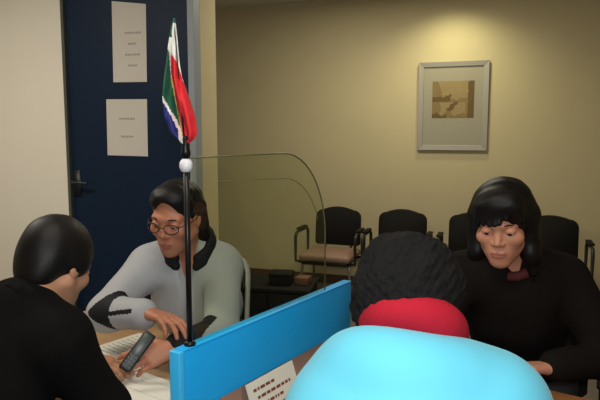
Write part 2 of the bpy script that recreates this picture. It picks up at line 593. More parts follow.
# ------------------------------------------------------------------ picture on the back wall
px0, px1, pz0, pz1 = -0.725, -0.122, 1.310, 2.090
t = thing('framed_picture', 'grey framed sepia landscape print hanging on the back wall', 'picture', ((px0 + px1) / 2, YB, pz0))
W_, H_ = px1 - px0, pz1 - pz0
fw_ = 0.045
bm = BM()
o_ = [(-W_ / 2, 0), (W_ / 2, 0), (W_ / 2, H_), (-W_ / 2, H_)]
i_ = [(-W_ / 2 + fw_, fw_), (W_ / 2 - fw_, fw_), (W_ / 2 - fw_, H_ - fw_), (-W_ / 2 + fw_, H_ - fw_)]
for a in range(4):
    b = (a + 1) % 4
    prof = []
    quad = [o_[a], o_[b], i_[b], i_[a]]
    extrude_poly(bm, [(q[0], -0.03 if j < 2 else -0.022, q[1]) for j, q in enumerate(quad)], (0, 0.02, 0))
obj('frame', bm, M['frame'], t, smooth=False, bevel=0.003)
bm = BM(); box(bm, (-W_ / 2 + 0.02, -0.012, 0.02), (W_ / 2 - 0.02, -0.001, H_ - 0.02))
obj('mount', bm, M['mount'], t, smooth=False)
# the print: sky, bank, path, tall tree on the right
bm = BM()
cx = (px0 + px1) / 2
ax0, ax1, az0, az1 = -0.602 - cx, -0.242 - cx, 1.597 - pz0, 1.92 - pz0
nxp, nzp = 60, 54
gv = [[bm.verts.new((ax0 + (ax1 - ax0) * i / nxp, -0.0135, az0 + (az1 - az0) * j / nzp)) for j in range(nzp + 1)] for i in range(nxp + 1)]
for i in range(nxp):
    for j in range(nzp):
        u, v = (i + .5) / nxp, (j + .5) / nzp
        wob = 0.03 * math.sin(u * 19) + 0.02 * math.sin(u * 41 + v * 23)
        mi = 0
        if v < 0.52 + wob and v > 0.42: mi = 1
        if u < 0.42 + wob and 0.44 < v < 0.60 + wob: mi = 2
        if u < 0.30 - 0.5 * (v - 0.6) + wob and v >= 0.58: mi = 1
        if v <= 0.44 and abs(u - (0.26 + 0.75 * v)) < 0.07 + wob * 0.6: mi = 2 if v > 0.2 else 1
        if v <= 0.42 and u < 0.22 + wob: mi = 1
        if v < 0.1 + wob: mi = 1 if u > 0.35 else 2
        if u > 0.86 + wob * 0.4: mi = 2
        if 0.80 < u <= 0.86 + wob * .4 and v < 0.45: mi = 1
        bm.faces.new((gv[i][j], gv[i + 1][j], gv[i + 1][j + 1], gv[i][j + 1])).material_index = mi
obj('print', bm, [M['sep_light'], M['sep_mid'], M['sep_dark']], t, smooth=False)


# ------------------------------------------------------------------ notices on the door
def notice(label, x0, x1, z0, z1, lines, tilt, cut=0.0):
    cx, cz = (x0 + x1) / 2, (z0 + z1) / 2
    bm = BM()
    w, h = (x1 - x0) / 2, (z1 - z0) / 2
    extrude_poly(bm, [(-w, -0.0008, -h), (w, -0.0008, -h), (w, -0.0008, h - cut), (-w, -0.0008, h)], (0, 0.0008, 0))
    for (u, v, lw) in lines:                       # rows of small print, too faint to read
        x = -lw
        while x < lw:
            ww = min(random.uniform(0.008, 0.022), lw - x + 0.004)
            box(bm, (u + x, -0.0014, v - 0.006), (u + x + ww, -0.0009, v + 0.006), 1)
            x += ww + 0.005
    o = obj('paper_notice', bm, [M['paper'], M['ink']], smooth=False)
    o.location = (cx, YP0 + 0.0135, cz)
    o.rotation_euler = (0, math.radians(tilt), 0)
    return tag(o, label, 'notice', 'paper notices on the navy door')


notice('tall narrow white paper notice, upper of two on the navy door', -2.298, -2.055, 1.772, 2.262,
       [(0.025, 0.05, 0.055), (0.02, -0.015, 0.03), (0.02, -0.08, 0.05), (0.02, -0.145, 0.03)], 1.0, 0.03)
notice('squarish white paper notice, lower of two on the navy door', -2.362, -2.065, 1.318, 1.668,
       [(0.0, 0.055, 0.055), (0.0, -0.055, 0.045)], 0.8)


# ------------------------------------------------------------------ waiting chairs
def rrect_back(bm, w, z0, z1, y0, y1, thick, crown, mi=0):
    """padded back: rounded outline, extruded and bulged"""
    prof = []
    r = 0.07
    n = 8
    prof += [(-w / 2, z0 + 0.02), (-w / 2 + 0.02, z0), (w / 2 - 0.02, z0), (w / 2, z0 + 0.02)]
    for k in range(n + 1):
        a = k / n * math.pi / 2
        prof.append((w / 2 - r + r * math.cos(a), z1 - r - crown * 0.6 + r * math.sin(a)))
    for k in range(1, 12):
        u = k / 12
        x = (w / 2 - r) * (1 - 2 * u)
        prof.append((x, z1 - crown * 0.6 + crown * 0.6 * (1 - (2 * u - 1) ** 2)))
    for k in range(n + 1):
        a = math.pi / 2 + k / n * math.pi / 2
        prof.append((-w / 2 + r + r * math.cos(a), z1 - r - crown * 0.6 + r * math.sin(a)))
    def Y(z): return y0 + (y1 - y0) * (z - z0) / (z1 - z0)
    loops = []
    for off, sc in ((-thick / 2, 0.93), (-thick / 2 * 0.6, 0.985), (0, 1.0), (thick / 2 * 0.6, 0.985), (thick / 2, 0.93)):
        zc = (z0 + z1) / 2
        loops.append([bm.verts.new((x * sc, Y(z) + off - 0.03 * (1 - (2 * x / w) ** 2) * 0.5, zc + (z - zc) * sc)) for x, z in prof])
    N = len(prof)
    for a, b in zip(loops, loops[1:]):
        for k in range(N):
            bm.faces.new((a[k], a[(k + 1) % N], b[(k + 1) % N], b[k])).material_index = mi
    bm.faces.new(loops[0][::-1]); bm.faces.new(loops[-1])


def make_chair(label, group, seat_m, frame_m, post_m):
    """faces -Y; origin on the floor under the seat"""
    t = thing('waiting_chair', label, 'chair', (0, 0, 0), 0, group)
    bm = BM(); box(bm, (-0.225, -0.23, 0.375), (0.225, 0.2, 0.435))
    obj('seat', bm, seat_m, t, bevel=0.022, seg=3)
    bm = BM(); rrect_back(bm, 0.425, 0.450, 0.80, 0.215, 0.255, 0.05, 0.05)
    obj('backrest', bm, M['chair_black'], t)
    bm = BM()
    box(bm, (-0.2, -0.215, 0.345), (0.2, 0.19, 0.374))
    for s in (-1, 1):
        tube(bm, [(s * 0.12, 0.18, 0.36), (s * 0.12, 0.235, 0.38), (s * 0.12, 0.2355, 0.50)], 0.011, 8)
    obj('seat_frame', bm, frame_m, t, bevel=0.004)
    for s in (-1, 1):
        x = s * 0.262
        bm = BM()
        # front post, curved shoulder, arm rail and rear post
        path = [(s * 0.2, -0.19, 0.36), (x, -0.19, 0.37), (x, -0.195, 0.555)]
        for k in range(1, 7):
            a = math.pi - k / 6 * math.pi / 2
            path.append((x, -0.135 + 0.06 * math.cos(a), 0.555 + 0.06 * math.sin(a)))
        path.append((x, 0.09, 0.615))
        for k in range(1, 7):
            a = math.pi / 2 - k / 6 * math.pi / 2
            path.append((x, 0.09 + 0.06 * math.cos(a), 0.555 + 0.06 * math.sin(a)))
        path += [(x, 0.15, 0.37), (s * 0.2, 0.15, 0.36)]
        tube(bm, path, 0.0135, 10)
        ar = obj('armrest', bm, frame_m, t)
        bm = BM(); box(bm, (x - 0.022, -0.12, 0.627), (x + 0.022, 0.08, 0.643))
        obj('arm_pad', bm, M['chair_black'], ar, bevel=0.006)
        for yy, yb in ((-0.17, -0.21), (0.16, 0.22)):
            bm = BM()
            tube(bm, [(s * 0.2, yy, 0.355), (s * 0.21, yy, 0.31), (s * 0.225, yb, 0.006)], [0.012, 0.012, 0.01], 10)
            lathe(bm, [(0.013, 0.0), (0.015, 0.004), (0.012, 0.02)], (s * 0.225, yb, 0.0), 12)
            obj('leg', bm, post_m, t)
    return t


CH = 'row of waiting chairs along the back wall'
chair = make_chair('black backed waiting chair, leftmost in the row, seen behind the glass screen', CH,
                   M['seat_brown'], M['chair_frame'], M['chrome'])
chair.location = (-1.385, 4.86, 0)
for (x, lb) in ((-0.80, 'black waiting chair second from the left, just below and left of the framed picture'),
                (-0.19, 'third black waiting chair along the row, just left of the fringed woman\'s head'),
                (0.40, 'rightmost black waiting chair by the wall, showing beside the fringed woman\'s hair')):
    copy_thing(chair, (x, 4.86, 0), 0, lb, CH)

# low black table with boxes in the waiting area
t = thing('low_cabinet', 'low black cabinet standing in front of the leftmost waiting chair', 'cabinet', (-1.43, 3.75, 0), math.radians(8))
bm = BM(); box(bm, (-0.34, -0.2, 0.396), (0.24, 0.2, 0.42)); obj('cabinet_top', bm, M['chair_black'], t, bevel=0.004)
bm = BM(); box(bm, (-0.325, -0.185, 0.05), (0.225, 0.185, 0.3955)); obj('body', bm, M['chair_black'], t, bevel=0.003)
bm = BM(); box(bm, (-0.31, -0.17, 0.0), (0.21, 0.17, 0.0495)); obj('plinth', bm, M['chair_black'], t)
for q in (-1, 1):
    bm = BM(); x_ = -0.05 + q * 0.135; box(bm, (x_ - 0.128, -0.200, 0.065), (x_ + 0.128, -0.186, 0.385)); dd = obj('door', bm, M['chair_black'], t, bevel=0.003)
    bm = BM(); tube(bm, [(-0.05 + q * 0.03, -0.206, 0.25), (-0.05 + q * 0.03, -0.206, 0.32)], 0.004, 8); obj('handle', bm, M['black_metal'], dd)
t = thing('storage_box', 'small black lidded box on the low black cabinet', 'box', (-1.40, 3.72, 0.4205), math.radians(10))
bm = BM(); box(bm, (-0.09, -0.07, 0), (0.06, 0.07, 0.06)); obj('body', bm, M['chair_black'], t, bevel=0.004)
bm = BM(); box(bm, (-0.094, -0.074, 0.0605), (0.064, 0.074, 0.082)); obj('lid', bm, M['chair_black'], t, bevel=0.004)
bm = BM(); box(bm, (-0.05, -0.05, 0), (0.045, 0.05, 0.05))
o = obj('carton', bm, M['box_brown'], bevel=0.003); o.location = (-1.27, 3.76, 0.4205)
tag(o, 'small brown carton beside the black box on the low cabinet', 'box')

# ------------------------------------------------------------------ desks, divider, glass
A = math.radians(15.45)
DN = Vector((-0.782, 1.280, 0))           # near end of the divider
D = Vector((math.sin(A), math.cos(A), 0)); Rr = Vector((math.cos(A), -math.sin(A), 0))
DM = Matrix.Translation(DN) @ Matrix.Rotation(-A, 4, 'Z')   # local x = right of divider, y = along it


def dp(x, y, z): return DM @ Vector((x, y, z))


def desk(name, label, x0, x1, y0, y1, m):
    t = thing(name, label, 'desk', DN, -A)
    bm = BM(); box(bm, (x0, y0, 0.687), (x1, y1, 0.715)); obj('desktop', bm, m, t, bevel=0.004)
    bm = BM(); box(bm, (x0 + 0.06, y1 - 0.34, 0.35), (x1 - 0.06, y1 - 0.32, 0.686)); obj('modesty_panel', bm, m, t, bevel=0.002)
    for sx in (x0 + 0.045, x1 - 0.045):
        for sy in (y0 + 0.05, y1 - 0.05):
            bm = BM(); box(bm, (sx - 0.02, sy - 0.02, 0), (sx + 0.02, sy + 0.02, 0.686)); obj('leg', bm, M['black_metal'], t, bevel=0.003)


desk('desk', 'pale wooden desk left of the blue divider, covered with papers', -1.0, -0.022, -0.06, 0.56, M['wood_pale'])
desk('desk', 'reddish brown wooden desk right of the blue divider, under the desk sign', 0.022, 1.35, 0.02, 0.72, M['wood'])

t = thing('desk_divider', 'bright blue low desk divider panel between the two desks', 'divider', DN, -A)
bm = BM(); box(bm, (-0.016, 0.012, 0.0), (0.016, 0.894, 0.886)); obj('panel', bm, M['blue'], t, bevel=0.002)
bm = BM(); box(bm, (-0.019, -0.008, 0.0), (0.019, 0.0118, 0.89)); obj('end_cap', bm, M['blue_edge'], t, bevel=0.003)
bm = BM(); box(bm, (-0.017, 0.0122, 0.8865), (0.017, 0.896, 0.891)); obj('top_edging', bm, M['blue'], t, bevel=0.001)

t = thing('glass_screen', 'clear green tinted glass screen with a rounded corner on the blue divider', 'glass screen', DN + Vector((0, 0, 0.8915)), -A)
out = [(0.072, 0.0), (0.072, 0.4985), (0.47, 0.4995)]
R_ = 0.255
for k in range(1, 13):
    a = math.pi / 2 - k / 12 * math.pi / 2
    out.append((0.475 + R_ * math.cos(a), 0.4995 - 0.30 + 0.30 * math.sin(a)))
out += [(0.73, 0.0)]
bm = BM(); extrude_poly(bm, [(-0.003, y, z) for y, z in out], (0.006, 0, 0))
obj('pane', bm, M['glass'], t, smooth=False)
bm = BM(); tube(bm, [(0, y, z) for y, z in out[1:]], 0.0026, 8)
obj('polished_edge', bm, M['glass_edge'], t)
inn = [(0.175, 0.43), (0.47, 0.42)]
for k in range(1, 10):
    a = math.pi / 2 - k / 9 * 1.15
    inn.append((0.475 + 0.235 * math.cos(a), 0.42 - 0.27 + 0.27 * math.sin(a)))
bm = BM(); tube(bm, [(-0.0045, y, z) for y, z in inn], 0.0014, 6)
obj('inner_line', bm, M['glass_line'], t)  # thin line set in from the pane outline

t = thing('screen_post', 'thin black upright post at the near end of the blue divider', 'post', dp(0, 0.05, 0.8915), -A)
bm = BM(); tube(bm, [(0, 0, 0.004), (0, 0, 0.503)], 0.0075, 14); obj('post', bm, M['black_metal'], t)
bm = BM(); lathe(bm, [(0.016, 0.0), (0.016, 0.006), (0.010, 0.012)], n=20); obj('foot', bm, M['black_metal'], t)
bm = BM(); lathe(bm, [(0.0078, 0.462), (0.013, 0.465), (0.0165, 0.472), (0.0172, 0.479), (0.0165, 0.487), (0.012, 0.494), (0.0078, 0.497)], n=20)
obj('clamp_knob', bm, M['white_plastic'], t)

# small national flag standing in the knob, hanging in folds
fb = dp(0, 0.05, 1.395)
t = thing('table_flag', 'small furled red, green, white and blue striped flag atop the black post', 'flag', fb)
cr = Vector((0.9455, 0.3256, 0))          # the flag hangs broadside to the room
tip = Vector((-0.022, -0.008, 0.335))
bm = BM(); tube(bm, [Vector((0, 0, -0.002)), tip * 0.5, tip], 0.0026, 8)
obj('stick', bm, M['black_metal'], t)
bm = BM(); lathe(bm, [(0.0125, 0.0), (0.0125, 0.012), (0.009, 0.030), (0.0075, 0.046), (0.004, 0.052)], n=18)
obj('socket', bm, M['black_metal'], t)


def lerp_tab(tab, z):
    for (z0, a), (z1, b) in zip(tab, tab[1:]):
        if z0 <= z <= z1:
            return a + (b - a) * (z - z0) / (z1 - z0)
    return tab[0][1] if z < tab[0][0] else tab[-1][1]


# outline of the hanging cloth (height above the knob -> left and right edge)
LT = [(0.03, -0.006), (0.06, -0.036), (0.10, -0.050), (0.15, -0.052), (0.22, -0.045), (0.28, -0.038), (0.32, -0.031), (0.345, -0.024)]
RT = [(0.03, 0.004), (0.045, 0.024), (0.06, 0.030), (0.10, 0.024), (0.15, 0.008), (0.20, -0.008), (0.25, -0.013), (0.30, -0.016), (0.345, -0.019)]
nu, nv = 40, 110
bm = BM()
gr = []
for j in range(nv + 1):
    z = 0.032 + (0.345 - 0.032) * j / nv
    l, r = lerp_tab(LT, z), lerp_tab(RT, z)
    row = []
    for i in range(nu + 1):
        u = i / nu
        x = l + (r - l) * u
        wdt = max(r - l, 0.004)
        y = 0.016 * math.sin(u * 9.0 + z * 9) * min(1, wdt / 0.05) + 0.004 * math.sin(u * 21 - z * 30) * min(1, wdt / 0.05)
        row.append(bm.verts.new(cr * x + Vector((0.3256, -0.9455, 0)) * y + Vector((0, 0, z))))
    gr.append(row)
for j in range(nv):
    for i in range(nu):
        u = (i + .5) / nu
        z = 0.032 + (0.345 - 0.032) * (j + .5) / nv
        x = lerp_tab(LT, z) + (lerp_tab(RT, z) - lerp_tab(LT, z)) * u
        # bands run down the cloth: blue, white, green, white, red, white tip
        lw = lerp_tab([(0.03, -0.006), (0.07, -0.018), (0.10, -0.030), (0.14, -0.050), (0.175, -0.062)], z)   # white line blue|green
        rd = lerp_tab([(0.03, -0.006), (0.10, -0.015), (0.15, -0.026), (0.22, -0.034), (0.26, -0.033), (0.345, -0.05)], z)  # green|red
        wr = lerp_tab([(0.16, 0.05), (0.19, -0.006), (0.22, -0.013), (0.25, -0.023), (0.265, -0.036), (0.345, -0.05)], z)  # red|white
        mi = 1
        if z < 0.175 and x < lw - 0.0035: mi = 2
        elif z < 0.175 and x < lw + 0.0025: mi = 3
        elif x > rd: mi = 0
        elif x > rd - 0.004: mi = 4 if z < 0.2 else 3
        if z > 0.165 and x > wr: mi = 3
        if z > 0.30 and x < -0.030 + (z - 0.30) * 0.1: mi = 1
        if z > 0.333: mi = 1
        bm.faces.new((gr[j][i], gr[j][i + 1], gr[j + 1][i + 1], gr[j + 1][i])).material_index = mi
cl = obj('cloth', bm, [M['f_red'], M['f_green'], M['f_blue'], M['f_white'], M['f_gold']], t)
md = cl.modifiers.new('thick', 'SOLIDIFY'); md.thickness = 0.0012

# desk sign with writing on the right desk
t = thing('desk_sign', 'small white desk sign with brown writing leaning beside the blue divider', 'sign', dp(0.228, 0.10, 0.7155), -A)
SM = Matrix.Rotation(math.radians(8), 4, 'Z')
bm = BM()
zt = 0.11
extrude_poly(bm, [(0.0, -0.05, 0.003), (0.0, 0.15, 0.003), (-0.038, 0.15, zt), (-0.038, -0.05, zt)], (0.003, 0, 0.001))
for li, (v, a, b) in enumerate(((0.80, 0.02, 0.11), (0.62, 0.03, 0.17), (0.44, 0.03, 0.13), (0.26, 0.02, 0.16))):
    y = a
    while y < b:
        w = random.uniform(0.006, 0.02)
        for mm in (1,):
            def pt(yy, vv): return (0.0034 - 0.038 * vv, yy - 0.05, 0.0045 + (zt - 0.003) * vv)
            vv0, vv1 = v - 0.033, v + 0.033
            vs = [bm.verts.new(pt(y, vv0)), bm.verts.new(pt(min(y + w, b), vv0)), bm.verts.new(pt(min(y + w, b), vv1)), bm.verts.new(pt(y, vv1))]
            bm.faces.new(vs).material_index = 1
        y += w + 0.004
obj('card', bm, [M['paper_desk'], M['ink_red']], t, smooth=False)
bm = BM()
extrude_poly(bm, [(-0.04, -0.055, 0.002), (-0.04, 0.155, 0.002), (-0.045, 0.155, zt), (-0.045, -0.055, zt)], (0.002, 0, 0))
box(bm, (-0.045, -0.055, 0), (0.012, 0.155, 0.0018))
obj('holder', bm, M['clear_plastic'], t, smooth=False)


# papers on the left desk
def sheet(label, cx, cy, rz, w, h, z, nl, m_ink):
    bm = BM()
    n = 10
    # slightly curled sheet
    g = [[bm.verts.new((-w / 2 + w * i / n, -h / 2 + h * j / n, 0.0003 + 0.003 * ((i / n - 0.5) ** 2) * 4 * (j / n))) for j in range(n + 1)] for i in range(n + 1)]
    for i in range(n):
        for j in range(n):
            bm.faces.new((g[i][j], g[i + 1][j], g[i + 1][j + 1], g[i][j + 1]))
    for k in range(nl):
        y = h / 2 - 0.03 - k * (h - 0.05) / nl
        x = -w / 2 + 0.02
        while x < w / 2 - 0.03:
            ww = random.uniform(0.006, 0.025)
            vz = 0.0012 + 0.003 * ((x / w) ** 2) * 4 * ((y + h / 2) / h)
            vs = [bm.verts.new((x, y - 0.0022, vz)), bm.verts.new((x + ww, y - 0.0022, vz)), bm.verts.new((x + ww, y + 0.0022, vz)), bm.verts.new((x, y + 0.0022, vz))]
            bm.faces.new(vs).material_index = 1
            x += ww + 0.005
    o = obj('paper_sheet', bm, [M['paper_desk'], m_ink], smooth=False)
    md = o.modifiers.new('thick', 'SOLIDIFY'); md.thickness = 0.0004; md.offset = -1
    o.location = (cx, cy, z)
    o.rotation_euler = (0, 0, rz)
    return tag(o, label, 'paper', 'papers on the left desk')


sheet('printed form with rows of small type lying in front of the white jacket', -1.175, 1.57, math.radians(-20), 0.28, 0.36, 0.7162, 16, M['ink'])
sheet('blank cream sheet of paper between the handset and the blue divider', -0.945, 1.365, math.radians(-15.45), 0.25, 0.19, 0.7168, 2, M['paper'])


# ------------------------------------------------------------------ people
def head_sdf(s, c, R, sc=1.0, neck_to=None):
    def T(p): return np.array(c) + R @ (np.array(p, float) * sc)

    def cap(a, b, ra, rb, k=0.012, op='u'): s.cap(T(a), T(b), ra * sc, rb * sc, k, op)

    def ell(p, r, k=0.012, op='u'): s.ell(T(p), np.array(r) * sc, R, k, op)
    ell((0, -0.012, 0.035), (0.073, 0.092, 0.083), 0.02)
    ell((0, 0.028, -0.03), (0.060, 0.062, 0.078), 0.03)
    for q in (-1, 1):
        cap((q * 0.052, 0.0, -0.045), (q * 0.012, 0.062, -0.094), 0.022, 0.019, 0.02)
        ell((q * 0.043, 0.058, -0.022), (0.024, 0.022, 0.022), 0.02)
        cap((q * 0.012, 0.083, 0.022), (q * 0.044, 0.069, 0.022), 0.0085, 0.007, 0.02)
    ell((0, 0.070, -0.098), (0.020, 0.017, 0.015), 0.018)
    ell((0, 0.066, -0.066), (0.034, 0.026, 0.026), 0.02)
    for q in (-1, 1):
        ell((q * 0.032, 0.092, 0.004), (0.017, 0.014, 0.011), 0.012, 's')
    for q in (-1, 1):
        ell((q * 0.032, 0.0725, 0.004), (0.0165, 0.0125, 0.0125), 0.004)
    cap((0, 0.082, 0.010), (0, 0.0995, -0.028), 0.0075, 0.0095, 0.012)
    for q in (-1, 1):
        ell((q * 0.0115, 0.0905, -0.032), (0.0075, 0.009, 0.007), 0.006)
    ell((0, 0.0885, -0.060), (0.023, 0.009, 0.0055), 0.004)
    ell((0, 0.0870, -0.0705), (0.019, 0.009, 0.0065), 0.004)
    for q in (-1, 1):
        ell((q * 0.073, -0.004, 0.0), (0.009, 0.019, 0.031), 0.008)
        ell((q * 0.079, 0.001, 0.002), (0.005, 0.010, 0.016), 0.006, 's')
    if neck_to is not None:
        s.cap(T((0, -0.022, -0.05)), neck_to, 0.052 * sc, 0.055, 0.02)
        cap((0, 0.02, -0.085), (0, -0.01, -0.12), 0.03, 0.035, 0.02)
    return T


def hand_sdf(s, wrist, fdir, pnorm, side, curl, thumb_in=0.5, sc=1.0, spread=0.10):
    """side +1: thumb on the +x side when x = fdir x pnorm; curl: list of bend per finger"""
    f = np.array(fdir, float); f /= np.linalg.norm(f)
    n = np.array(pnorm, float); n -= f * (n @ f); n /= np.linalg.norm(n)
    x = np.cross(f, n) * side
    w = np.array(wrist, float)

    def P(a, b, c): return w + (x * a + f * b + n * c) * sc
    # palm: four metacarpals fused
    for i, (ox, ln) in enumerate(((0.027, 0.080), (0.009, 0.084), (-0.009, 0.079), (-0.026, 0.070))):
        s.cap(P(ox * 0.45, 0.008, 0), P(ox, ln, 0), 0.0155 * sc, 0.0115 * sc, 0.012)
    for i, (ox, ln, L) in enumerate(((0.028, 0.082, (0.040, 0.024, 0.019)), (0.0095, 0.087, (0.044, 0.028, 0.020)),
                                     (-0.009, 0.081, (0.041, 0.026, 0.019)), (-0.027, 0.071, (0.032, 0.020, 0.017)))):
        p = P(ox, ln, 0)
        ang = 0.0
        sp = spread * (ox / 0.027)
        dirx = f * math.cos(sp) + x * math.sin(sp)
        rad = [0.0092, 0.0086, 0.0078, 0.0068] if i < 3 else [0.0082, 0.0075, 0.0068, 0.006]
        for j in range(3):
            ang += curl[i] * (0.8, 1.0, 0.7)[j]
            d = dirx * math.cos(ang) + n * math.sin(ang)
            q = p + d * L[j] * sc
            s.cap(p, q, rad[j] * sc, rad[j + 1] * sc, 0.004)
            p = q
    # thumb from the side of the palm near its base
    p = P(0.020, 0.022, 0.004)
    d1 = (x * 0.72 + f * 0.62 + n * (0.25 + 0.3 * thumb_in)); d1 /= np.linalg.norm(d1)
    q = p + d1 * 0.042 * sc
    s.cap(p, q, 0.0145 * sc, 0.0105 * sc, 0.010)
    d2 = (x * (0.45 - 0.5 * thumb_in) + f * 0.85 + n * (0.2 + 0.5 * thumb_in)); d2 /= np.linalg.norm(d2)
    q2 = q + d2 * 0.030 * sc
    s.cap(q, q2, 0.0100 * sc, 0.0092 * sc, 0.004)
    d3 = d2 + n * 0.25 * thumb_in - x * 0.15; d3 /= np.linalg.norm(d3)
    s.cap(q2, q2 + d3 * 0.024 * sc, 0.0092 * sc, 0.007 * sc, 0.004)


def torso_sdf(s, J, g, arms=True, cuffR=0.0, cuffL=0.0, flat=1.0, sh=0.0):
    """g = extra thickness over the body"""
    P, N = np.array(J['pelvis']), np.array(J['neck'])
    SR, SL = np.array(J['shR']), np.array(J['shL'])
    up = N - P; L = np.linalg.norm(up); up = up / L
    rt = SR - SL; rt = rt - up * (rt @ up); rt /= np.linalg.norm(rt)
    fw = np.cross(up, rt)
    Rm = np.stack([rt, fw, up], 1)
    w = np.linalg.norm(SR - SL)
    s.ell(P + up * 0.02, (0.165 + g, 0.125 + g, 0.13 + g), Rm, 0.05)
    s.ell(P + up * L * 0.42 + fw * 0.01, (0.140 + g, 0.108 * flat + g, 0.17 + g), Rm, 0.06)
    s.ell(P + up * L * 0.70 + fw * 0.012, (w * 0.40 + g, 0.112 * flat + g, 0.16 + g), Rm, 0.06)
    s.cap(SR * 0.88 + SL * 0.12, SL * 0.88 + SR * 0.12, 0.052 + g, 0.052 + g, 0.06)
    for S in (SR, SL):
        s.cap(N - up * (0.015 + sh * 2.2), S * 0.85 + N * 0.15, 0.045 + g, 0.046 + g + sh, 0.05)
    if arms:
        for S, e, wr, cu in ((SR, 'elR', 'wrR', cuffR), (SL, 'elL', 'wrL', cuffL)):
            E_, W_ = np.array(J[e]), np.array(J[wr])
            s.cap(S, E_, 0.052 + g, 0.041 + g, 0.03)
            W2 = W_ + (E_ - W_) * cu
            s.cap(E_, W2, 0.041 + g, (0.027 + 0.014 * cu) + g, 0.03)
    return Rm, P, L


def person(label, J, hands, skin, lips, clothes, hair_fn, legs_fwd, head_R, head_c, sc=1.0, body_h=0.0038):
    root = thing('person', label, 'person', (J['pelvis'][0], J['pelvis'][1], 0))
    off = np.array([J['pelvis'][0], J['pelvis'][1], 0.0])

    def put(name, mesh_cent, mats, parent=root, idx=None):
        me, cent = mesh_cent
        if idx is not None: set_mats(me, idx(cent))
        o = link_mesh(name, me, mats, parent)
        if parent == root: o.location = -off          # meshes are in world coordinates
        return o
    # body, one continuous surface with head, neck, arms, hands and legs
    s = Sdf(body_h)
    torso_sdf(s, J, 0.0)
    T = head_sdf(s, head_c, head_R, sc, J['neck'])
    for hd in hands: hand_sdf(s, *hd)
    lf = np.array(legs_fwd, float); lf /= np.linalg.norm(lf)
    side = np.cross(lf, (0, 0, 1))
    Pv = np.array(J['pelvis'])
    feet = []
    for q in (-1, 1):
        hip = Pv + side * q * 0.09 + np.array([0, 0, -0.01])
        knee = np.array([*(Pv + side * q * 0.11 + lf * 0.40)[:2], 0.50])
        ank = np.array([*(Pv + side * q * 0.11 + lf * J.get('foot', 0.36))[:2], 0.09])
        s.cap(hip, knee, 0.075, 0.052, 0.04)
        s.cap(knee, ank, 0.050, 0.034, 0.03)
        s.cap(ank, ank + lf * 0.13 - np.array([0, 0, 0.045]), 0.032, 0.026, 0.02)
        feet.append((ank, hip, knee))
    Lp = [T((0, 0.0915, -0.060)), T((0, 0.0905, -0.0705))]

    def idx(c):
        q = (c - np.array(head_c)) @ head_R / sc
        return ((np.abs(q[:, 0]) < 0.0225) & (q[:, 1] > 0.080) & (q[:, 2] < -0.0555 + 0.002 * np.cos(q[:, 0] * 250)) & (q[:, 2] > -0.077 + 9 * q[:, 0] ** 2)).astype(int)
    put('body', s.mesh('body'), [skin, lips], idx=idx)
    # legs of trousers, shoes
    s = Sdf(0.007)
    s.ell(Pv + np.array([0, 0, 0.0]), (0.18, 0.145, 0.12), None, 0.05)
    for ank, hip, knee in feet:
        s.cap(hip, knee, 0.088, 0.066, 0.04); s.cap(knee, ank + np.array([0, 0, 0.0]), 0.066, 0.052, 0.03)
    put('trousers', s.mesh('trousers'), [clothes.get('trousers', M['trouser'])])
    for ank, hip, knee in feet:
        s = Sdf(0.005)
        s.cap(ank - np.array([0, 0, 0.045]), ank + lf * 0.15 - np.array([0, 0, 0.05]), 0.043, 0.038, 0.03)
        s.half((0, 0, 0.004), (0, 0, -1))
        put('shoe', s.mesh('shoe'), [M['shoe']])
    hair_fn(put, T, head_R, sc)
    return root, put, T, off


def hair_sdf(h): return Sdf(h)


# ---- woman in the white jacket with black panels (behind the left desk, looking down to her client)
def v(*a): return np.array(a, float)


hc = v(-1.060, 1.765, 1.165)
hR = R_from((0.0, -1.0, -0.25), (0.06, 0.02, 1))
J = dict(pelvis=(-1.18, 2.12, 0.565), neck=(-1.065, 1.850, 1.045), shR=(-1.215, 1.800, 0.968), shL=(-0.955, 1.905, 0.962),
         elR=(-1.245, 1.600, 0.850), wrR=(-1.045, 1.545, 0.885), elL=(-0.865, 1.700, 0.790), wrL=(-0.925, 1.500, 0.800))


def hair_mid(put, T, R, sc):
    s = hair_sdf(0.0035)
    s.ell(T((0, -0.018, 0.040)), (0.084, 0.100, 0.090), R, 0.01)
    s.ell(T((0, 0.035, 0.078)), (0.070, 0.055, 0.045), R, 0.02)
    for q in (-1, 1):
        s.cap(T((q * 0.066, -0.035, 0.03)), T((q * 0.062, -0.055, -0.085)), 0.026, 0.024, 0.02)
    s.ell(T((0, -0.075, -0.03)), (0.062, 0.045, 0.070), R, 0.02)
    s.ell(T((0, 0.115, -0.010)), (0.070, 0.085, 0.105), R, 0.010, 's')
    f = waves(0.0015, [120, 160, 200], 3)
    put('hair', s.mesh('hair', f), [M['hair']])


root, put, T, off = person('woman in a white jacket with black panels and glasses, looking down behind the left desk', J,
    [((-1.045, 1.545, 0.885), (0.95, -0.22, 0.0), (0.1, -0.2, -1), 1, (0.35, 0.4, 0.45, 0.5), 0.4),
     ((-0.925, 1.500, 0.800), (-0.62, -0.72, -0.12), (-0.55, 0.35, -0.55), -1, (0.35, 0.45, 0.5, 0.55), 0.5)],
    M['skin_mid'], M['lips_mid'], {}, hair_mid, (-0.05, -1, 0), hR, hc, 1.04)
eye_root = root


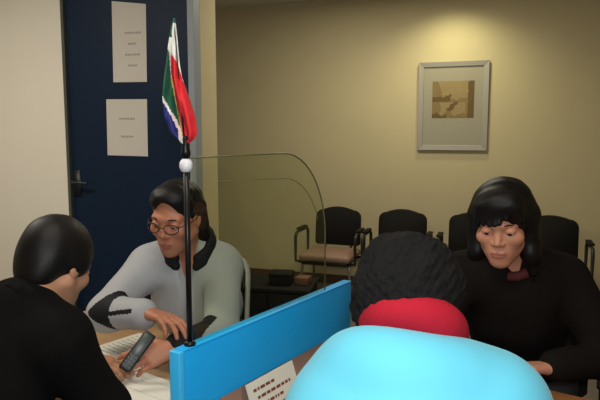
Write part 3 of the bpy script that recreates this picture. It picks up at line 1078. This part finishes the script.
def face_parts(root, off, T, R, sc, gaze, lid_skin):
    for q in (-1, 1):
        bm = BM()
        bmesh.ops.create_uvsphere(bm, u_segments=24, v_segments=16, radius=0.0125 * sc)
        g = Vector(R @ (np.array(gaze, float) / np.linalg.norm(gaze)))
        for f in bm.faces:
            f.material_index = 1 if f.calc_center_median().normalized().dot(g) > 0.87 else 0
        ob = obj('eye', bm, [M['eye_white'], M['iris']], root)
        ob.location = Vector(T((q * 0.032, 0.0755, 0.002)) - off)
        s = Sdf(0.0015)
        up = T((q * 0.032, 0.0750, 0.0045))
        s.ell(up, np.array((0.0165, 0.0148, 0.0135)) * sc, R, 0.003)
        s.half(T((q * 0.032, 0.0875, 0.0008)), R @ v(0, 0.35, -1), 0.001)
        me, c = s.mesh('eyelid')
        o = link_mesh('eyelid', me, lid_skin, root); o.location = -off
    for q in (-1, 1):
        bm = BM()
        tube(bm, [T((q * 0.013, 0.0905, 0.0225)), T((q * 0.030, 0.0862, 0.0262)), T((q * 0.049, 0.0735, 0.0225))], [0.0022, 0.0026, 0.0014], 8)
        o = obj('eyebrow', bm, M['hair'], root); o.location = -off


face_parts(root, off, T, hR, 1.04, (0, 1, -0.5), M['skin_mid'])
# jacket
s = Sdf(0.0045)
Rm, Pv, L = torso_sdf(s, J, 0.019, cuffR=0.12, cuffL=0.12)
s.ell(v(*J['pelvis']) * 0.45 + v(*J['neck']) * 0.55 + Rm @ v(-0.02, 0.05, 0), (0.165, 0.13, 0.17), Rm, 0.05)
nk = v(*J['neck'])
s.cap(nk + Rm @ v(0, 0.05, 0.06), nk + Rm @ v(0, 0.16, -0.10), 0.040, 0.012, 0.02, 's')
s.half(Pv + v(0, 0, -0.03), (0, 0, -1))


def jacket_idx(c):
    q = (c - v(*J['elR']))
    SR, ER, WR = v(*J['shR']), v(*J['elR']), v(*J['wrR'])
    # triangular panel on the lower part of her right sleeve, with a stripe along the forearm
    ua = ER - SR; ta = ((c - SR) @ ua) / (ua @ ua)
    fa = WR - ER; tf = ((c - ER) @ fa) / (fa @ fa)
    df = np.linalg.norm(c - ER - np.clip(tf, 0, 1)[:, None] * fa, axis=1)
    onf = (df < 0.075)
    z = c[:, 2]
    zc = ER[2] + 0.03 + tf * 0.05
    tri = onf & (tf > -0.02) & (tf < 0.40) & (np.abs(z - zc + 0.012) < 0.006 + 0.068 * np.clip((tf + 0.02) / 0.40, 0, 1)) & (c[:, 1] < ER[1] + 0.03)
    stripe = onf & (tf >= 0.30) & (tf < 0.92) & (np.abs(z - zc + 0.025) < 0.007)
    # dark band along her left forearm
    EL, WL = v(*J['elL']), v(*J['wrL'])
    fl = WL - EL; tl = ((c - EL) @ fl) / (fl @ fl)
    dl = np.linalg.norm(c - EL - np.clip(tl, 0, 1)[:, None] * fl, axis=1)
    band = (dl < 0.07) & (tl > 0.15) & (z > EL[2] + tl * (WL[2] - EL[2]) + 0.012) & (c[:, 0] < -0.86)
    return (tri | stripe | band).astype(int)


put('jacket', s.mesh('jacket', waves(0.004, [26, 34, 43], 5)), [M['white_cloth'], M['black_patch']], idx=jacket_idx)
# black stand-up collar, open at the throat
s = Sdf(0.004)
pr = None
for k in range(17):
    ang = math.radians(90 + 28 + k * (304 / 16))
    p = nk + Rm @ v(0.080 * math.cos(ang), 0.074 * math.sin(ang) + 0.012, 0.036 - 0.022 * math.sin(ang))
    p2 = nk + Rm @ v(0.080 * math.cos(ang), 0.088 * math.sin(ang) + 0.016, 0.016 - 0.030 * math.sin(ang))
    if pr is not None:
        s.cap(pr, p, 0.014, 0.014, 0.012); s.cap(pr2, p2, 0.0165, 0.0165, 0.02)
    pr, pr2 = p, p2
put('collar', s.mesh('collar'), [M['black_patch']])
# glasses
bm = BM()
for q in (-1, 1):
    ring = [T((q * 0.033 + 0.024 * math.cos(a), 0.103 - 0.010 * abs(math.cos(a)) * (1 if q * math.cos(a) > 0 else 0.1), -0.001 + 0.0165 * math.sin(a))) for a in [k * 2 * math.pi / 24 for k in range(24)]]
    tube(bm, ring, 0.0017, 6, closed=True)
    tube(bm, [T((q * 0.056, 0.093, 0.004)), T((q * 0.074, 0.055, 0.006)), T((q * 0.080, 0.005, 0.010))], 0.0016, 6)
tube(bm, [T((-0.010, 0.104, 0.002)), T((0, 0.108, 0.005)), T((0.010, 0.104, 0.002))], 0.0016, 6)
o = obj('glasses', bm, M['lens_rim'], root); o.location = -off

# her chair: pale shell, black pads
t = thing('office_chair', 'pale framed office chair with black pads behind the white jacket', 'chair', (-1.255, 2.15, 0), math.radians(4))
bm = BM(); box(bm, (-0.23, -0.22, 0.39), (0.23, 0.2, 0.44)); obj('seat', bm, M['chair_black'], t, bevel=0.018, seg=3)
bm = BM(); rrect_back(bm, 0.33, 0.50, 0.84, 0.215, 0.245, 0.04, 0.04); obj('backrest', bm, M['chair_black'], t)
bm = BM()
fr = [(-0.13, 0.10, 0.375), (-0.17, 0.20, 0.40), (-0.182, 0.235, 0.50), (-0.182, 0.268, 0.79)]
for k in range(1, 7):
    a = math.pi - k / 6 * math.pi / 2
    fr.append((-0.137 + 0.045 * math.cos(a), 0.270, 0.80 + 0.075 * math.sin(a)))
fr += [(-x, y, z) for x, y, z in fr[::-1]]
tube(bm, fr, 0.012, 10); obj('back_frame', bm, M['seat_grey'], t)
bm = BM(); lathe(bm, [(0.03, 0.09), (0.03, 0.30), (0.022, 0.301), (0.022, 0.388)], n=20); obj('gas_column', bm, M['black_metal'], t)
for k in range(5):
    a = math.radians(90 + 72 * k)
    bm = BM(); tube(bm, [(0.02 * math.cos(a), 0.02 * math.sin(a), 0.10), (0.27 * math.cos(a), 0.27 * math.sin(a), 0.065)], [0.02, 0.013], 10)
    lg = obj('leg', bm, M['black_metal'], t)
    bm = BM(); bmesh.ops.create_uvsphere(bm, u_segments=12, v_segments=8, radius=0.026, matrix=Matrix.Translation((0.27 * math.cos(a), 0.27 * math.sin(a), 0.027)))
    obj('castor', bm, M['black_metal'], lg)

# ---- woman in black, seen from behind at the left edge
hc = v(-1.058, 1.170, 1.122)
hR = R_from((0.05, 1.0, -0.55), (0.0, 0.2, 1))
J = dict(pelvis=(-1.14, 0.84, 0.57), neck=(-1.070, 1.075, 1.050), shR=(-0.945, 1.050, 0.970), shL=(-1.230, 1.075, 0.975),
         elR=(-0.880, 1.115, 0.790), wrR=(-1.005, 1.275, 0.762), elL=(-1.33, 1.22, 0.80), wrL=(-1.15, 1.36, 0.79))


def hair_left(put, T, R, sc):
    s = hair_sdf(0.0035)
    s.ell(T((0, -0.012, 0.040)), (0.079, 0.100, 0.089), R, 0.01)
    s.ell(T((0, -0.060, -0.015)), (0.060, 0.045, 0.070), R, 0.03)
    for q in (-1, 1):
        s.ell(T((q * 0.062, 0.010, 0.012)), (0.022, 0.035, 0.030), R, 0.02)
    s.ell(T((0, 0.118, -0.020)), (0.080, 0.088, 0.105), R, 0.010, 's')
    put('hair', s.mesh('hair', waves(0.0008, [90, 120, 150], 11)), [M['hair']])


root, put, T, off = person('woman in a black top seen from behind, head bent over the left desk', J,
    [((-1.005, 1.275, 0.762), (-0.50, 0.86, -0.03), (-0.55, -0.15, -0.75), -1, (0.35, 0.4, 0.45, 0.5), 0.5),
     ((-1.15, 1.36, 0.79), (0.75, 0.6, -0.25), (0.1, 0.1, -1), 1, (0.3, 0.35, 0.4, 0.4), 0.4)],
    M['skin_left'], M['lips_left'], {'trousers': M['black_cloth']}, hair_left, (0.2, 1, 0), hR, hc, 0.94)
face_parts(root, off, T, hR, 0.94, (0, 1, -0.5), M['skin_left'])
s = Sdf(0.005)
Rm, Pv, L = torso_sdf(s, J, 0.014, cuffR=0.10, cuffL=0.10)
s.half(Pv + v(0, 0, -0.06), (0, 0, -1))
put('top', s.mesh('top', waves(0.004, [26, 34, 43], 15)), [M['black_cloth']])
nk = v(*J['neck'])
s = Sdf(0.004); pr = None
for k in range(17):
    ang = k / 16 * 2 * math.pi
    p = nk + Rm @ v(0.066 * math.cos(ang), 0.066 * math.sin(ang) + 0.012, 0.012 - 0.010 * math.sin(ang))
    if pr is not None: s.cap(pr, p, 0.014, 0.014, 0.01)
    pr = p
put('collar', s.mesh('collar'), [M['black_cloth']])

# ---- woman with a fringe in dark clothes, behind the right desk
hc = v(0.012, 1.872, 1.182)
hR = R_from((-0.15, -1.0, -0.24), (-0.03, 0, 1))
J = dict(pelvis=(0.10, 2.20, 0.57), neck=(0.040, 1.950, 1.050), shR=(-0.130, 1.930, 0.985), shL=(0.215, 2.030, 0.985),
         elR=(-0.175, 1.770, 0.765), wrR=(0.020, 1.600, 0.765), elL=(0.330, 1.930, 0.770), wrL=(0.165, 1.785, 0.775))


def hair_bob(put, T, R, sc):
    s = hair_sdf(0.0035)
    s.ell(T((0, -0.014, 0.042)), (0.094, 0.108, 0.096), R, 0.01)
    for q in (-1, 1):
        s.cap(T((q * 0.072, -0.010, 0.020)), T((q * 0.078, 0.010, -0.095)), 0.032, 0.026, 0.03)
        s.cap(T((q * 0.078, 0.010, -0.09)), T((q * 0.084, 0.015, -0.150)), 0.026, 0.014, 0.02)
        s.cap(T((q * 0.060, -0.055, 0.0)), T((q * 0.072, -0.060, -0.165)), 0.042, 0.032, 0.03)
    s.cap(T((0, -0.075, 0.0)), T((0, -0.080, -0.165)), 0.048, 0.035, 0.03)
    # fringe, parted so a little forehead shows on her right
    s.ell(T((0, 0.112, -0.046)), (0.066, 0.078, 0.100), R, 0.006, 's')
    for x0, x1, zz in ((-0.060, -0.067, 0.012), (-0.050, -0.058, 0.040), (-0.036, -0.046, 0.050), (-0.012, -0.026, 0.046), (0.004, -0.008, 0.034), (0.016, 0.006, 0.030), (0.028, 0.022, 0.028), (0.040, 0.040, 0.026), (0.052, 0.055, 0.020), (0.060, 0.066, 0.002)):
        s.cap(T((x0 * 0.8, 0.074, 0.075)), T((x1, 0.097 - 6.5 * x1 * x1, zz)), 0.016, 0.0065, 0.008)
    s.ell(T((0, 0.055, 0.082)), (0.068, 0.046, 0.040), R, 0.02)
    f = waves(0.0014, [100, 140, 180], 21)
    put('hair', s.mesh('hair', f), [M['hair']])


root, put, T, off = person('woman with a black fringe and dark jacket looking down behind the right desk', J,
    [((0.020, 1.600, 0.765), (0.9, 0.15, -0.15), (0.0, 0.1, -1), 1, (0.35, 0.4, 0.4, 0.45), 0.4),
     ((0.165, 1.785, 0.775), (-0.75, -0.30, 0.02), (-0.2, -0.25, -0.95), -1, (0.35, 0.4, 0.45, 0.5), 0.4)],
    M['skin_right'], M['lips_right'], {}, hair_bob, (-0.15, -1, 0), hR, hc, 1.02)
face_parts(root, off, T, hR, 1.02, (0, 1, -0.55), M['skin_right'])
s = Sdf(0.005)
Rm, Pv, L = torso_sdf(s, J, 0.020, cuffR=0.08, cuffL=0.06)
nk = v(*J['neck'])
s.cap(nk + Rm @ v(0, 0.06, 0.05), nk + Rm @ v(0, 0.15, -0.05), 0.036, 0.012, 0.02, 's')
s.half(Pv + v(0, 0, -0.05), (0, 0, -1))
put('jacket', s.mesh('jacket', waves(0.005, [26, 34, 43], 25)), [M['dark_brown_cloth']])
s = Sdf(0.004); pr = None
for k in range(17):
    ang = k / 16 * 2 * math.pi
    p = nk + Rm @ v(0.062 * math.cos(ang), 0.066 * math.sin(ang) + 0.016, 0.014 - 0.012 * math.sin(ang))
    if pr is not None: s.cap(pr, p, 0.013, 0.013, 0.01)
    pr = p
put('neck_band', s.mesh('neck_band'), [M['maroon']])

# ---- person in the cyan jacket with red collar, back to the camera
hc = v(-0.148, 1.040, 1.148)
hR = R_from((0.20, 1.0, -0.45), (0.0, 0.2, 1))
J = dict(pelvis=(-0.130, 0.700, 0.57), neck=(-0.134, 0.950, 1.058), shR=(0.010, 0.950, 1.004), shL=(-0.228, 0.920, 0.990),
         elR=(0.10, 1.10, 0.80), wrR=(0.05, 1.34, 0.785), elL=(-0.290, 1.18, 0.79), wrL=(-0.20, 1.40, 0.785))


def hair_afro(put, T, R, sc):
    s = hair_sdf(0.003)
    s.ell(T((0, -0.015, 0.030)), (0.097, 0.110, 0.096), R, 0.01)
    s.ell(T((0, -0.045, -0.020)), (0.086, 0.075, 0.080), R, 0.02)
    s.ell(T((0, 0.125, -0.025)), (0.078, 0.088, 0.105), R, 0.008, 's')
    f1 = waves(0.004, [70, 95, 120], 31); f2 = waves(0.0022, [330, 420, 520], 33)
    put('hair', s.mesh('hair', lambda X, Y, Z: f1(X, Y, Z) + f2(X, Y, Z)), [M['hair_soft']])


root, put, T, off = person('person in a light cyan jacket with red collar, back to us at the right desk', J,
    [((0.05, 1.34, 0.785), (-0.75, 0.55, -0.10), (-0.1, -0.1, -1), -1, (0.3, 0.35, 0.4, 0.4), 0.4),
     ((-0.20, 1.40, 0.785), (0.75, 0.5, -0.10), (0.1, 0.1, -1), 1, (0.3, 0.35, 0.4, 0.4), 0.4)],
    M['skin_man'], M['lips_man'], {}, hair_afro, (0.25, 1, 0), hR, hc, 0.97)
face_parts(root, off, T, hR, 0.97, (0, 1, -0.4), M['skin_man'])
s = Sdf(0.005)
Rm, Pv, L = torso_sdf(s, J, 0.030, cuffR=0.10, cuffL=0.10, sh=0.008)
s.ell(v(*J['neck']) + Rm @ v(0, -0.035, -0.15), (0.175, 0.10, 0.15), Rm, 0.10)
s.half(Pv + v(0, 0, -0.08), (0, 0, -1))
nk = v(*J['neck'])
pr = None
for k in range(17):
    ang = k / 16 * 2 * math.pi
    p = nk + Rm @ v(0.085 * math.cos(ang), 0.076 * math.sin(ang) - 0.006, -0.012)
    if pr is not None: s.cap(pr, p, 0.029, 0.029, 0.06)
    pr = p
s.ell(nk + Rm @ v(0, -0.055, -0.022), (0.105, 0.045, 0.036), Rm, 0.03)
put('jacket', s.mesh('jacket', waves(0.0028, [20, 27, 35], 35)), [M['cyan']])
s = Sdf(0.004); pr = None
for k in range(21):
    ang = k / 20 * 2 * math.pi
    p = nk + Rm @ v(0.060 * math.cos(ang), 0.058 * math.sin(ang) + 0.004, 0.070 - 0.014 * math.sin(ang))
    if pr is not None: s.cap(pr, p, 0.028, 0.028, 0.02)
    pr = p
put('collar', s.mesh('collar', waves(0.002, [60, 80, 100], 41)), [M['red']])

# ---- chairs under the other three people
CG = 'visitor chairs under the people at the desks'
for (x, y, rz, lb) in ((-1.15, 0.86, math.pi - 0.2, 'black chair the woman in black sits on'),
                       (0.10, 2.18, -0.15, 'black chair the fringed woman sits on'),
                       (-0.13, 0.72, math.pi, 'black chair the person in the cyan jacket sits on')):
    c = copy_thing(chair, (x, y, 0), rz, lb, CG)
    for ch in c.children:
        if ch.name.startswith('seat') and 'frame' not in ch.name:
            me = ch.data.copy(); me.materials.clear(); me.materials.append(M['chair_black']); ch.data = me

# ---- dark handset held over the left desk
a_, b_ = Vector((-1.008, 1.365, 0.775)), Vector((-0.968, 1.447, 0.862))
ax_ = (b_ - a_); ln = ax_.length
zz = ax_.normalized()
vw = (Vector((0, 0, 1.45)) - (a_ + b_) / 2).normalized()
xx = zz.cross(vw).normalized()
yy = zz.cross(xx)
mtx = Matrix((xx, yy, zz)).transposed().to_4x4()
t = thing('handset', 'slim dark handset with a grey face held in the hand above the papers', 'phone', a_)
t.rotation_euler = mtx.to_euler()
bm = BM(); box(bm, (-0.019, -0.006, 0), (0.019, 0.008, ln)); obj('body', bm, M['phone'], t, bevel=0.005, seg=3)
bm = BM(); box(bm, (-0.014, -0.0072, ln * 0.40), (0.014, -0.0061, ln * 0.93)); obj('screen', bm, M['phone_face'], t, bevel=0.0004)
bm = BM()
for i in range(3):
    for j in range(4):
        box(bm, (-0.014 + i * 0.0098, -0.0076, ln * 0.07 + j * 0.011), (-0.014 + i * 0.0098 + 0.0075, -0.0061, ln * 0.07 + j * 0.011 + 0.007))
obj('keypad', bm, M['phone_face'], t, bevel=0.0006)
